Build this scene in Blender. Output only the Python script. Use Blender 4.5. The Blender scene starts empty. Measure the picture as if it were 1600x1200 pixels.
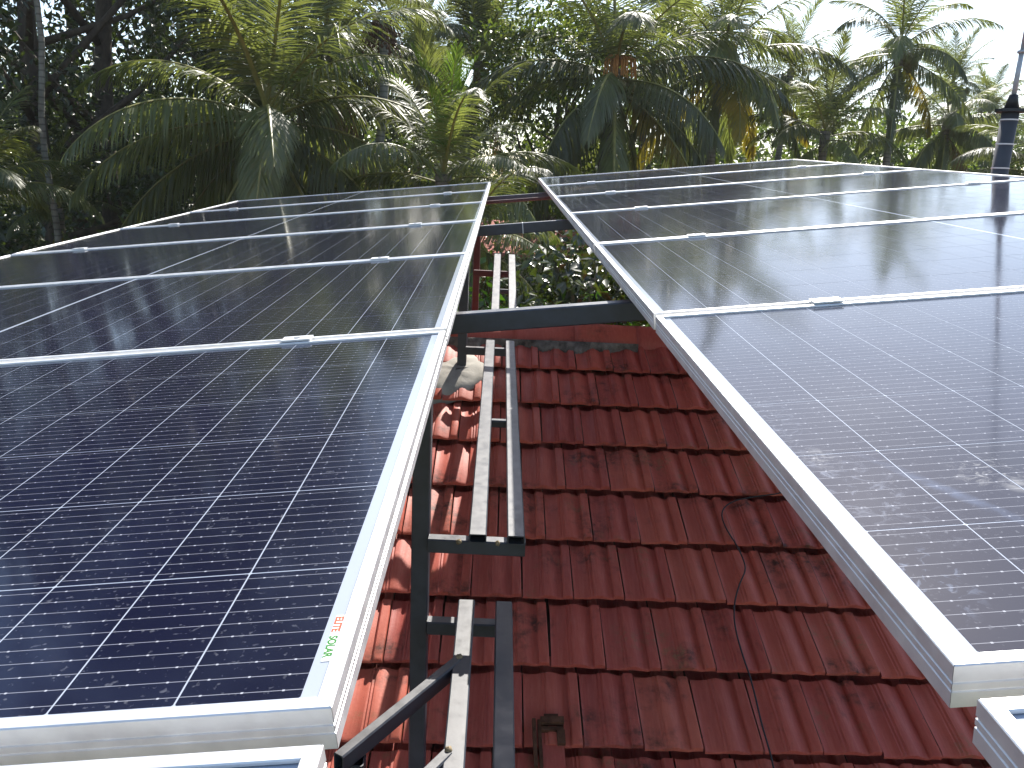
import bpy, math, random
import numpy as np
from mathutils import Matrix, Vector

# ------------------------------------------------------------------ camera, sky, sun, exposure
scn = bpy.context.scene
COL = scn.collection
EYE = 6.2                                   # eye height above the garden
PITCH, ROLL = math.radians(14.0), 0.045
_F = Vector((0, math.cos(PITCH), -math.sin(PITCH)))
_U0 = Vector((0, math.sin(PITCH), math.cos(PITCH)))
_R = Vector((1, 0, 0)) * math.cos(ROLL) + _U0 * math.sin(ROLL)
_U = _U0 * math.cos(ROLL) - Vector((1, 0, 0)) * math.sin(ROLL)
cam = bpy.data.cameras.new('camera')
cam.sensor_width = 36.0
cam.lens = 36.0 * 1252 / 1600
cam.clip_start = 0.05
cam.clip_end = 2000
camo = bpy.data.objects.new('camera', cam)
COL.objects.link(camo)
m = Matrix.Identity(4)
for i, v in enumerate((_R, _U, -_F)):
    for j in range(3):
        m[j][i] = v[j]
m.translation = Vector((0, 0, EYE))
camo.matrix_world = m
scn.camera = camo

SUN_EL, SUN_AZ = math.radians(44.0), math.radians(17.0)   # azimuth from +Y towards +X
world = bpy.data.worlds.new('World')
scn.world = world
world.use_nodes = True
wn = world.node_tree.nodes
wl = world.node_tree.links
sky = wn.new('ShaderNodeTexSky')
sky.sky_type = 'NISHITA'
sky.sun_disc = False
sky.sun_elevation = SUN_EL
sky.sun_rotation = SUN_AZ
sky.air_density = 1.0
sky.dust_density = .9
sky.ozone_density = 1.0
bg = wn['Background']
bg.inputs['Strength'].default_value = 0.12
wl.new(sky.outputs['Color'], bg.inputs['Color'])
sun = bpy.data.lights.new('sun', 'SUN')
sun.energy = 4.6
sun.angle = math.radians(0.5)
sun.color = (1.0, 0.95, 0.87)
suno = bpy.data.objects.new('sun', sun)
COL.objects.link(suno)
sv = Vector((math.sin(SUN_AZ) * math.cos(SUN_EL), math.cos(SUN_AZ) * math.cos(SUN_EL), math.sin(SUN_EL)))
suno.rotation_euler = sv.to_track_quat('Z', 'Y').to_euler()
suno.location = (5, 20, 30)
scn.view_settings.view_transform = 'Standard'
scn.view_settings.look = 'None'
scn.view_settings.exposure = 1.05
scn.view_settings.gamma = 1.0
scn.view_settings.use_curve_mapping = False
scn.render.engine = 'CYCLES'
scn.cycles.use_denoising = True
scn.cycles.max_bounces = 8
scn.cycles.transparent_max_bounces = 8
scn.cycles.sample_clamp_indirect = 6.0

rng = random.Random(7)


def at(px, py, z):
    """a point of the place: direction through (px, py) of a 1600x1200 view, z metres deep"""
    return Vector((0, 0, EYE)) + (_R * ((px - 800) / 1252) - _U * ((py - 600) / 1252) + _F) * z


# ------------------------------------------------------------------ helpers
def tag(o, label=None, cat=None, group=None, kind=None):
    if label: o['label'] = label
    if cat: o['category'] = cat
    if group: o['group'] = group
    if kind: o['kind'] = kind
    return o


def mesh(name, verts, faces, mats, midx=None, smooth=False):
    me = bpy.data.meshes.new(name)
    me.from_pydata([tuple(v) for v in verts], [], faces)
    for mm in (mats if isinstance(mats, (list, tuple)) else [mats]):
        me.materials.append(mm)
    if midx is not None:
        me.polygons.foreach_set('material_index', midx)
    if smooth:
        me.polygons.foreach_set('use_smooth', [True] * len(me.polygons))
    me.update()
    return me


def obj(name, me, parent=None, loc=(0, 0, 0)):
    o = bpy.data.objects.new(name, me)
    COL.objects.link(o)
    o.location = loc
    if parent is not None:
        o.parent = parent
    return o


def empty(name, loc=(0, 0, 0), mat=None):
    o = bpy.data.objects.new(name, None)
    COL.objects.link(o)
    o.empty_display_size = 0.1
    if mat is not None:
        o.matrix_world = mat
    else:
        o.location = loc
    return o


class MB:
    """collects pieces of one mesh"""
    def __init__(s):
        s.v, s.f, s.mi = [], [], []

    def add(s, vs, fs, mi=0):
        b = len(s.v)
        s.v += [tuple(x) for x in vs]
        s.f += [tuple(i + b for i in q) for q in fs]
        s.mi += [mi] * len(fs)

    def box(s, c, d, mi=0, rot=None):
        vs = []
        for z in (-.5, .5):
            for x, y in ((-.5, -.5), (.5, -.5), (.5, .5), (-.5, .5)):
                p = Vector((x * d[0], y * d[1], z * d[2]))
                if rot is not None:
                    p = rot @ p
                vs.append(p + Vector(c))
        s.add(vs, [(3, 2, 1, 0), (4, 5, 6, 7), (0, 1, 5, 4), (1, 2, 6, 5), (2, 3, 7, 6), (3, 0, 4, 7)], mi)

    def tube(s, pts, rads, n=8, mi=0, cap=True):
        pts = [Vector(p) for p in pts]
        rings = []
        ref = Vector((0.31, 0.17, 0.93)).normalized()
        for i, p in enumerate(pts):
            t = (pts[min(i + 1, len(pts) - 1)] - pts[max(i - 1, 0)]).normalized()
            if abs(t.dot(ref)) > .97:
                a = t.cross(Vector((1, 0, 0))).normalized()
            else:
                a = t.cross(ref).normalized()
            b = t.cross(a)
            rings.append([p + (a * math.cos(2 * math.pi * k / n) + b * math.sin(2 * math.pi * k / n)) * rads[i] for k in range(n)])
        vs = [q for r in rings for q in r]
        fs = []
        for i in range(len(pts) - 1):
            for k in range(n):
                fs.append((i * n + k, i * n + (k + 1) % n, (i + 1) * n + (k + 1) % n, (i + 1) * n + k))
        if cap:
            fs.append(tuple(range(n - 1, -1, -1)))
            fs.append(tuple((len(pts) - 1) * n + k for k in range(n)))
        s.add(vs, fs, mi)

    def build(s, name, mats, parent=None, loc=(0, 0, 0), smooth=False):
        return obj(name, mesh(name, s.v, s.f, mats, s.mi, smooth), parent, loc)


# ------------------------------------------------------------------ materials
def new_mat(name):
    mt = bpy.data.materials.new(name)
    mt.use_nodes = True
    nt = mt.node_tree
    return mt, nt, nt.nodes['Principled BSDF'], nt.nodes['Material Output']


def N(nt, t, **kw):
    n = nt.nodes.new(t)
    for k, v in kw.items():
        if k.startswith('i_'):
            n.inputs[k[2:].replace('_', ' ')].default_value = v
        else:
            setattr(n, k, v)
    return n


def noise(nt, scale, detail=4, rough=.55, vec=None, dist=0.0):
    n = N(nt, 'ShaderNodeTexNoise')
    n.inputs['Scale'].default_value = scale
    n.inputs['Detail'].default_value = detail
    n.inputs['Roughness'].default_value = rough
    n.inputs['Distortion'].default_value = dist
    if vec is not None:
        nt.links.new(vec, n.inputs['Vector'])
    return n.outputs['Fac']


def ramp(nt, fac, stops):
    r = N(nt, 'ShaderNodeValToRGB')
    el = r.color_ramp.elements
    while len(el) < len(stops):
        el.new(0.5)
    for e, (p, c) in zip(el, stops):
        e.position = p
        e.color = (c[0], c[1], c[2], 1) if hasattr(c, '__len__') else (c, c, c, 1)
    nt.links.new(fac, r.inputs['Fac'])
    return r.outputs['Color']


def mixc(nt, fac, a, b, mode='MIX'):
    n = N(nt, 'ShaderNodeMix', data_type='RGBA', blend_type=mode)
    for sock, v in ((n.inputs[0], fac), (n.inputs[6], a), (n.inputs[7], b)):
        if hasattr(v, 'links'):
            nt.links.new(v, sock)
        elif hasattr(v, '__len__'):
            sock.default_value = (v[0], v[1], v[2], 1)
        else:
            sock.default_value = v
    return n.outputs[2]


def math_(nt, op, a, b=None, c=None):
    n = N(nt, 'ShaderNodeMath', operation=op)
    for i, v in enumerate((a, b, c)):
        if v is None:
            continue
        if hasattr(v, 'links'):
            nt.links.new(v, n.inputs[i])
        else:
            n.inputs[i].default_value = v
    return n.outputs[0]


def bump(nt, h, strength, dist, p):
    b = N(nt, 'ShaderNodeBump')
    b.inputs['Strength'].default_value = strength
    b.inputs['Distance'].default_value = dist
    nt.links.new(h, b.inputs['Height'])
    nt.links.new(b.outputs['Normal'], p.inputs['Normal'])


def wpos(nt):
    return N(nt, 'ShaderNodeNewGeometry').outputs['Position']


def opos(nt):
    return N(nt, 'ShaderNodeTexCoord').outputs['Object']


def oinfo(nt):
    return N(nt, 'ShaderNodeObjectInfo').outputs['Random']


def mapped(nt, vec, scale=(1, 1, 1), loc=(0, 0, 0), rot=(0, 0, 0)):
    n = N(nt, 'ShaderNodeMapping')
    n.inputs['Scale'].default_value = scale
    n.inputs['Location'].default_value = loc
    n.inputs['Rotation'].default_value = rot
    nt.links.new(vec, n.inputs['Vector'])
    return n.outputs['Vector']


def simple(name, c, rough=.6, metal=0., spec=.5, var=.15, nscale=20., bumpd=0.):
    mt, nt, p, o = new_mat(name)
    f = noise(nt, nscale, 5, vec=wpos(nt))
    col = ramp(nt, f, [(.3, [x * (1 - var) for x in c]), (.7, [min(1, x * (1 + var)) for x in c])])
    nt.links.new(col, p.inputs['Base Color'])
    p.inputs['Roughness'].default_value = rough
    p.inputs['Metallic'].default_value = metal
    p.inputs['Specular IOR Level'].default_value = spec
    if bumpd:
        bump(nt, f, .6, bumpd, p)
    return mt


def mat_alu():
    mt, nt, p, o = new_mat('anodised_aluminium')
    w = wpos(nt)
    f = noise(nt, 35, 5, vec=w)
    d = ramp(nt, f, [(.35, (.74, .74, .74)), (.65, (.84, .84, .83))])
    g = ramp(nt, noise(nt, 9, 6, .65, vec=w), [(.52, 0), (.72, .35)])
    nt.links.new(mixc(nt, g, d, (.55, .52, .46)), p.inputs['Base Color'])
    p.inputs['Metallic'].default_value = .55
    nt.links.new(ramp(nt, f, [(.3, .36), (.7, .48)]), p.inputs['Roughness'])
    return mt


def dust_layers(nt, base, amount, stain, splash=()):
    """road dust, dried drops and smears lying on the glass"""
    w = wpos(nt)
    a = ramp(nt, noise(nt, 2.2, 5, .6, vec=w), [(.3, amount * .5), (.75, amount * 1.6)])
    sp = ramp(nt, noise(nt, 160, 2, .5, vec=w), [(.64, 0), (.74, .16)])
    fac = math_(nt, 'ADD', a, sp)
    col = mixc(nt, fac, base, (.38, .39, .43))
    vo = N(nt, 'ShaderNodeTexVoronoi')
    vo.inputs['Scale'].default_value = 9.0
    nt.links.new(w, vo.inputs['Vector'])
    drop = ramp(nt, math_(nt, 'ADD', vo.outputs['Distance'], math_(nt, 'MULTIPLY', noise(nt, 60, 3, vec=w), .25)), [(.10, .5), (.19, 0)])
    mask = ramp(nt, noise(nt, 1.7, 3, .6, vec=mapped(nt, w, loc=(3.1, 7.7, 1))), [(.55, 0), (.72, stain)])
    f2 = math_(nt, 'MULTIPLY', drop, mask)
    col = mixc(nt, f2, col, (.50, .52, .56))
    for (pt, rad, sx, ang, nsc, lo_, hi_, tint) in splash:
        mv = mapped(nt, w, scale=(1, 1, 1), loc=(-pt[0], -pt[1], -pt[2]))
        mr = mapped(nt, mv, rot=(0, 0, ang))
        ms = mapped(nt, mr, scale=(1 / rad, 1 / (rad * sx), 1 / rad))
        ln = N(nt, 'ShaderNodeVectorMath', operation='LENGTH')
        nt.links.new(ms, ln.inputs[0])
        near = ramp(nt, ln.outputs['Value'], [(.25, 1), (1.0, 0)])
        nz = ramp(nt, noise(nt, nsc, 6, .68, vec=w, dist=1.2), [(lo_, 0), (hi_, .32)])
        col = mixc(nt, math_(nt, 'MULTIPLY', near, nz), col, tint)
    return col


def mat_cell(name, amount, stain, splash=()):
    mt, nt, p, o = new_mat(name)
    sep = N(nt, 'ShaderNodeSeparateXYZ')
    nt.links.new(opos(nt), sep.inputs[0])
    X, Y = sep.outputs['X'], sep.outputs['Y']
    # ten silver busbars across each cell with solder pads
    fy = math_(nt, 'ABSOLUTE', math_(nt, 'SUBTRACT', math_(nt, 'FRACT', math_(nt, 'MULTIPLY', Y, 1 / .0182)), .5))
    line = math_(nt, 'LESS_THAN', fy, .017)
    fx = math_(nt, 'ABSOLUTE', math_(nt, 'SUBTRACT', math_(nt, 'FRACT', math_(nt, 'MULTIPLY', X, 1 / .0305)), .5))
    pad = math_(nt, 'MULTIPLY', math_(nt, 'LESS_THAN', fx, .032), math_(nt, 'LESS_THAN', fy, .05))
    ln = math_(nt, 'MAXIMUM', math_(nt, 'MULTIPLY', line, .42), math_(nt, 'MULTIPLY', pad, .6))
    base = mixc(nt, oinfo(nt), (.0032, .0040, .0165), (.0045, .0055, .0215))
    base = mixc(nt, ln, base, (.62, .63, .68))
    nt.links.new(dust_layers(nt, base, amount, stain, splash), p.inputs['Base Color'])
    p.inputs['IOR'].default_value = 1.5
    p.inputs['Specular IOR Level'].default_value = .27
    w = wpos(nt)
    nt.links.new(ramp(nt, noise(nt, 3.1, 5, .6, vec=w), [(.3, .075), (.75, .125)]), p.inputs['Roughness'])
    return mt


def mat_backsheet():
    mt, nt, p, o = new_mat('white_backsheet')
    nt.links.new(dust_layers(nt, mixc(nt, 0.0, (.38, .42, .49), (0, 0, 0)), .12, .2), p.inputs['Base Color'])
    p.inputs['Roughness'].default_value = .10
    return mt


def mat_steel():
    mt, nt, p, o = new_mat('charcoal_painted_steel')
    w = wpos(nt)
    f = noise(nt, 30, 6, .6, vec=w)
    c = ramp(nt, f, [(.3, (.030, .034, .046)), (.7, (.046, .052, .07))])
    # thin film of cement dust that has settled on faces that look up
    nz = N(nt, 'ShaderNodeSeparateXYZ')
    nt.links.new(N(nt, 'ShaderNodeNewGeometry').outputs['True Normal'], nz.inputs[0])
    up = math_(nt, 'MULTIPLY', ramp(nt, nz.outputs['Z'], [(.75, 0), (.95, 1)]), ramp(nt, noise(nt, 12, 5, .7, vec=w), [(.25, .05), (.75, .16)]))
    nt.links.new(mixc(nt, up, c, (.40, .38, .34)), p.inputs['Base Color'])
    nt.links.new(ramp(nt, f, [(.3, .33), (.7, .5)]), p.inputs['Roughness'])
    p.inputs['Specular IOR Level'].default_value = .7
    bump(nt, f, .15, .002, p)
    return mt


def mat_tile():
    mt, nt, p, o = new_mat('red_clay_tile')
    w = wpos(nt)
    ob = opos(nt)
    c = ramp(nt, oinfo(nt), [(0, (.30, .052, .042)), (.12, (.47, .090, .062)), (.35, (.54, .120, .074)), (.6, (.41, .080, .060)), (.8, (.55, .140, .086)), (1, (.48, .098, .066))])
    c = mixc(nt, ramp(nt, noise(nt, 7, 6, .6, vec=w), [(.35, 0), (.7, .5)]), c, (.36, .068, .052))
    # fine streaks along the fall of the tile
    st = noise(nt, 30, 4, .6, vec=mapped(nt, ob, scale=(4, .35, 1)))
    c = mixc(nt, ramp(nt, st, [(.45, 0), (.75, .35)]), c, (.62, .20, .14))
    # black algae in patches
    al = math_(nt, 'MULTIPLY', ramp(nt, noise(nt, 3.3, 6, .65, vec=w), [(.52, 0), (.66, 1)]), ramp(nt, noise(nt, 26, 6, .7, vec=w), [(.40, 0), (.60, .9)]))
    c = mixc(nt, al, c, (.030, .022, .016))
    gr = math_(nt, 'MULTIPLY', ramp(nt, noise(nt, 4.1, 5, .6, vec=mapped(nt, w, loc=(9, 3, 2))), [(.58, 0), (.7, 1)]), ramp(nt, noise(nt, 45, 5, .7, vec=w), [(.45, 0), (.6, .6)]))
    c = mixc(nt, gr, c, (.20, .15, .07))
    # specks of lichen
    sp = ramp(nt, noise(nt, 120, 2, .5, vec=w), [(.70, 0), (.74, .8)])
    c = mixc(nt, math_(nt, 'MULTIPLY', sp, .5), c, (.05, .04, .03))
    nt.links.new(c, p.inputs['Base Color'])
    p.inputs['Roughness'].default_value = .58
    p.inputs['Specular IOR Level'].default_value = .38
    bump(nt, noise(nt, 70, 6, .65, vec=w), .35, .003, p)
    return mt


def mat_leaf(name, c1, c2, c3, transl=.35, rough=.38, spec=.6, wscale=1.5):
    mt, nt, p, o = new_mat(name)
    w = wpos(nt)
    f = noise(nt, wscale, 3, .6, vec=w)
    c = ramp(nt, f, [(.3, c1), (.55, c2), (.75, c3)])
    hs = N(nt, 'ShaderNodeHueSaturation')
    nt.links.new(math_(nt, 'ADD', math_(nt, 'MULTIPLY', oinfo(nt), .7), .65), hs.inputs['Value'])
    nt.links.new(c, hs.inputs['Color'])
    nt.links.new(hs.outputs[0], p.inputs['Base Color'])
    p.inputs['Roughness'].default_value = rough
    p.inputs['Specular IOR Level'].default_value = spec
    tr = N(nt, 'ShaderNodeBsdfTranslucent')
    nt.links.new(mixc(nt, 1.0, hs.outputs[0], (1.6, 1.6, .85), 'MULTIPLY'), tr.inputs['Color'])
    mx = N(nt, 'ShaderNodeMixShader')
    mx.inputs[0].default_value = transl
    nt.links.new(p.outputs[0], mx.inputs[1])
    nt.links.new(tr.outputs[0], mx.inputs[2])
    nt.links.new(mx.outputs[0], o.inputs['Surface'])
    return mt


def mat_bark(name, c1, c2, ring=0.):
    mt, nt, p, o = new_mat(name)
    w = wpos(nt)
    f = noise(nt, 9, 6, .65, vec=mapped(nt, w, scale=(1, 1, .4)))
    c = ramp(nt, f, [(.3, c1), (.7, c2)])
    if ring:
        wv = N(nt, 'ShaderNodeTexWave', bands_direction='Z')
        wv.inputs['Scale'].default_value = ring
        wv.inputs['Distortion'].default_value = 1.5
        nt.links.new(w, wv.inputs['Vector'])
        c = mixc(nt, ramp(nt, wv.outputs['Fac'], [(.0, .7), (.25, 0)]), c, [x * .45 for x in c1])
    nt.links.new(c, p.inputs['Base Color'])
    p.inputs['Roughness'].default_value = .85
    bump(nt, f, .7, .03, p)
    return mt


M_ALU = mat_alu()
M_CELL_L = mat_cell('solar_cell_clean_glass', .012, .2)
_ED = Vector((-0.02313571, 0.99831403, 0.0532337))
_ET = Vector((0.99317753, 0.01686386, 0.11538632))
_EN = _ET.cross(_ED)
_PO = Vector((-0.11493452, 0.48357088, EYE - 0.35709894))


def on_glass(px, py):
    d = at(px, py, 1) - Vector((0, 0, EYE))
    o_ = Vector((0, 0, EYE))
    return o_ + d * ((_PO - o_).dot(_EN) / d.dot(_EN))


M_CELL_R = mat_cell('solar_cell_dusty_glass', .052, .5, [
    (on_glass(1310, 750), .085, 2.0, -.35, 46, .54, .72, (.46, .50, .60)),
    (on_glass(1285, 712), .022, 1.8, 0, 70, .46, .64, (.55, .54, .52)),
    (on_glass(1480, 760), .012, 11, -.42, 25, .30, .7, (.26, .34, .52)),
    (on_glass(1540, 730), .040, 1.4, .6, 60, .52, .64, (.58, .57, .54)),
    (on_glass(1590, 752), .018, 1.2, 0, 30, .35, .5, (.58, .57, .54)),
    (on_glass(1180, 640), .05, 2.5, -.3, 60, .52, .66, (.42, .46, .55)),
    (on_glass(1440, 900), .05, 1.5, .3, 50, .56, .66, (.38, .45, .6)),
    (on_glass(990, 268), .55, .9, 0, 4, .40, .6, (.40, .31, .22)),
    (on_glass(925, 292), .30, 1.0, 0, 5, .45, .6, (.36, .28, .20))])
M_BACK = mat_backsheet()
M_STEEL = mat_steel()
M_RED = simple('red_oxide_steel', (.075, .024, .022), .5, 0, .5, .2, 25)
M_RUST = simple('rusty_weld', (.27, .21, .13), .8, 0, .3, .5, 80, .004)
M_TILE = mat_tile()
M_CEM = simple('grey_mortar', (.17, .155, .14), .95, 0, .1, .6, 22, .02)
M_CONC = simple('pale_cement', (.40, .38, .34), .9, 0, .2, .25, 10, .01)
M_WALL = simple('lime_washed_wall', (.62, .56, .44), .85, 0, .2, .12, 3)
M_BLACK = simple('black_cable_sheath', (.012, .012, .013), .45, 0, .5, .2, 40)
M_PVC = simple('grey_plastic_pipe', (.055, .057, .066), .7, 0, .5, .12, 12)
M_PIPE = simple('galvanised_mast', (.42, .43, .44), .5, .2, .5, .15, 20)
M_WHITE = simple('white_plastic_tie', (.72, .72, .70), .5, 0, .5, .05, 30)
M_ORANGE = simple('orange_print', (.62, .10, .03), .6, 0, .3, .05, 30)
M_GREEN = simple('green_print', (.03, .20, .02), .6, 0, .3, .05, 30)
M_FROND = mat_leaf('coconut_leaflet', (.095, .112, .042), (.125, .146, .052), (.165, .182, .066), .52, .46, 1.0)
M_FROND_Y = mat_leaf('young_coconut_leaflet', (.085, .145, .022), (.105, .18, .026), (.13, .21, .04), .42, .4, .5)
M_FROND_O = mat_leaf('yellowing_coconut_leaflet', (.15, .14, .02), (.24, .19, .025), (.30, .20, .03), .35, .5, .4)
M_FROND_D = mat_leaf('dead_coconut_leaflet', (.09, .055, .025), (.13, .08, .035), (.17, .11, .05), .2, .7, .3)
M_RACHIS = simple('frond_stalk', (.20, .19, .05), .5, 0, .5, .25, 6)
M_RACHIS_D = simple('dry_frond_stalk', (.20, .12, .05), .7, 0, .3, .25, 6)
M_PTRUNK = mat_bark('coconut_bark', (.10, .085, .065), (.22, .19, .15), 3.2)
M_ATRUNK = mat_bark('areca_bark', (.13, .125, .10), (.26, .25, .21), 3.0)
M_BARK = mat_bark('tree_bark', (.05, .038, .028), (.12, .095, .07))
M_BARKP = mat_bark('pale_tree_bark', (.13, .12, .10), (.27, .25, .21))
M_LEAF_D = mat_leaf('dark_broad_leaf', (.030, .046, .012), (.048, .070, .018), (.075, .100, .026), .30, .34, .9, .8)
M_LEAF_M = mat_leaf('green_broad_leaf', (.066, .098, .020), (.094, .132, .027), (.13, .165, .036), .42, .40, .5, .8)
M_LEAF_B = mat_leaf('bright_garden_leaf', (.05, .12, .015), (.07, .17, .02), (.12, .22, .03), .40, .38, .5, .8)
M_NUT = simple('coconut_husk', (.16, .15, .05), .6, 0, .4, .3, 8)
M_FLOWER = simple('orange_flower_stalk', (.42, .20, .06), .6, 0, .3, .25, 10)
M_SEED = simple('areca_seed_stalks', (.10, .055, .03), .8, 0, .2, .4, 20)
M_FROOF = simple('weathered_red_roof', (.52, .20, .17), .8, 0, .2, .2, 5)


def mat_ground():
    mt, nt, p, o = new_mat('garden_soil_and_grass')
    w = wpos(nt)
    c = ramp(nt, noise(nt, .35, 8, .6, vec=w), [(.35, (.09, .06, .035)), (.5, (.06, .07, .022)), (.68, (.035, .07, .016))])
    c = mixc(nt, ramp(nt, noise(nt, 6, 6, .7, vec=w), [(.4, 0), (.7, .6)]), c, (.12, .085, .045))
    nt.links.new(c, p.inputs['Base Color'])
    p.inputs['Roughness'].default_value = .95
    bump(nt, noise(nt, 5, 6, .7, vec=w), .8, .1, p)
    return mt


# ------------------------------------------------------------------ the ground
bm = MB()
R_ = 420
ng = 42
gv = []
for j in range(ng + 1):
    for i in range(ng + 1):
        x, y = -R_ + 2 * R_ * i / ng, -R_ + 2 * R_ * j / ng
        r = math.hypot(x, y)
        gv.append((x, y, 0.0 if r < 60 else .5 * math.sin(x * .021) * math.cos(y * .017)))
bm.add(gv, [(j * (ng + 1) + i, j * (ng + 1) + i + 1, (j + 1) * (ng + 1) + i + 1, (j + 1) * (ng + 1) + i) for j in range(ng) for i in range(ng)])
tag(bm.build('ground', mat_ground()), 'brown garden soil with grass under the palms', None, None, 'structure')

# ------------------------------------------------------------------ the tiled house under the panels
YAW, RP = .0258, .41468
RA = Vector((math.cos(YAW), math.sin(YAW), 0))
RS = Vector((-math.sin(YAW) * math.cos(RP), math.cos(YAW) * math.cos(RP), math.sin(RP)))
RN = RA.cross(RS)
R0 = Vector((.15109574, 4.41432804, EYE - 1.01577996)) - RN * .034     # batten plane
TW, TE = .21, .31478
RIDGE_S = .385
XL, XR = -4.4, 5.2


def roof_pt(c, s, h=0.0):
    return R0 + RA * (c * TW) + RS * s + RN * h


def roof_hit(px, py, h=.04):
    d = at(px, py, 1) - Vector((0, 0, EYE))
    o = Vector((0, 0, EYE))
    t = ((R0 + RN * h) - o).dot(RN) / d.dot(RN)
    return o + d * t


house_base = Vector((.4, 4.6, 0))
house = empty('tiled_house', house_base)
tag(house, 'house with weathered red clay tile roof under the two panel arrays', 'house')
# walls and gables
wb = MB()
rf = math.tan(RP)


def hp(xa, yb, z):      # house coordinates: xa along the ridge, yb across it (0 at the ridge), z world height
    base = roof_pt(0, RIDGE_S)
    q = RA * xa + Vector((-math.sin(YAW), math.cos(YAW), 0)) * yb
    return Vector((base.x + q.x, base.y + q.y, z)) - house_base


ZR = roof_pt(0, RIDGE_S).z
EAVE = 3.45
wt = .2


def wall_ring():
    zt = ZR - EAVE * rf - .06
    out = []
    for (x0, x1, y0, y1) in ((XL + .35, XR - .35, -EAVE + .35, -EAVE + .35 + wt), (XL + .35, XR - .35, EAVE - .35 - wt, EAVE - .35)):
        vs = [hp(x, y, z) for z in (0, zt) for x, y in ((x0, y0), (x1, y0), (x1, y1), (x0, y1))]
        out.append((vs, [(3, 2, 1, 0), (4, 5, 6, 7), (0, 1, 5, 4), (1, 2, 6, 5), (2, 3, 7, 6), (3, 0, 4, 7)]))
    for xa in (XL + .35, XR - .35 - wt):
        ye = EAVE - .35 - wt
        prof = [(-ye, 0), (ye, 0), (ye, zt), (0, ZR - .16), (-ye, zt)]
        vs = [hp(xa, y, z) for y, z in prof] + [hp(xa + wt, y, z) for y, z in prof]
        out.append((vs, [tuple(range(5)), tuple(range(9, 4, -1))] + [(i, 5 + i, 5 + (i + 1) % 5, (i + 1) % 5) for i in range(5)]))
    return out


for vs, fs in wall_ring():
    b = MB()
    b.add(vs, fs)
    b.build('wall', M_WALL, house)
# roof deck (battens and boarding) that carries the tiles
rb = MB()
for sgn in (-1, 1):
    vs = []
    for dz in (-.012, -.06):
        for xa in (XL, XR):
            for yb in (0.0, EAVE):
                vs.append(hp(xa, sgn * yb, ZR - yb * rf + dz - .02))
    rb.add(vs, [(0, 1, 3, 2), (4, 6, 7, 5), (0, 4, 5, 1), (2, 3, 7, 6), (1, 5, 7, 3), (0, 2, 6, 4)])
roof = rb.build('roof', simple('roof_boarding', (.12, .08, .05), .8), house)

# one pressed clay tile: pan, ribbed roll, raised side lap, rounded nose
PROF = [(0, 7), (.03, 4), (.10, 2.5), (.24, 3.5), (.29, 8.5), (.325, 7), (.35, 12), (.385, 11), (.41, 15.5), (.48, 16.5), (.55, 14.5), (.62, 9),
        (.70, 3.5), (.775, 2.5), (.79, 13), (.815, 16.5), (.945, 17), (.965, 14), (.972, 1)]


def tile_mesh(length, seed, nose=.013):
    r = random.Random(seed)
    k = len(PROF)
    rows = []
    lift0, lift1 = .046, .003
    w0 = r.uniform(-.0015, .0015)
    flat = lift0 - nose                       # the nose of a tile ends in a straight lower edge
    st = [(.006, 'a'), (.000, 'b'), (.0015, 'c'), (.011, 'n'), (length * .5, 'n')]
    st += [(.296, 'n'), (.304, 't'), (length, 't')] if length > .38 else [(length, 'n')]
    for (s, kind) in st:
        row = []
        for u, h in PROF:
            wob = r.uniform(-.0007, .0007)
            z = lift0 + (lift1 - lift0) * (s / length) + h / 800
            z = {'a': flat + h / 3200, 'b': flat + .003 + h / 2600, 'c': max(flat + .006, z - .005), 'n': z, 't': z - .036}[kind]   # 't': water channel under the next nose
            row.append(Vector((u * TW + w0 * s / length, s + wob, z + wob)))
        rows.append(row)
    vs = [p for row in rows for p in row]
    fs = []
    for j in range(len(rows) - 1):
        for i in range(k - 1):
            fs.append((j * k + i, j * k + i + 1, (j + 1) * k + i + 1, (j + 1) * k + i))
    return vs, fs


tile_long = [mesh('roof_tile', *tile_mesh(.395, i), M_TILE, smooth=True) for i in range(5)]
tile_short = [mesh('roof_tile', *tile_mesh(.36, 20 + i), M_TILE, smooth=True) for i in range(3)]
for me in tile_long + tile_short:
    try:
        me.set_sharp_from_angle(angle=math.radians(38))
    except Exception:
        pass
RM = Matrix(((RA.x, RS.x, RN.x), (RA.y, RS.y, RN.y), (RA.z, RS.z, RN.z)))
NC = 10
for k in range(NC):
    for c in range(-11, 16):
        cc = c + (.5 if k % 2 == 0 else 0.0) - .5
        me = rng.choice(tile_short if k == 0 else tile_long)
        o = obj('roof_tile', me, roof)
        jig = Matrix.Rotation(rng.gauss(0, .004), 3, 'Z') @ Matrix.Rotation(rng.gauss(0, .006), 3, 'Y')
        mw = (RM @ jig).to_4x4()
        mw.translation = roof_pt(cc, -k * TE + rng.gauss(0, .003), .010 + rng.gauss(0, .0012)) - house_base
        o.matrix_local = mw
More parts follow.
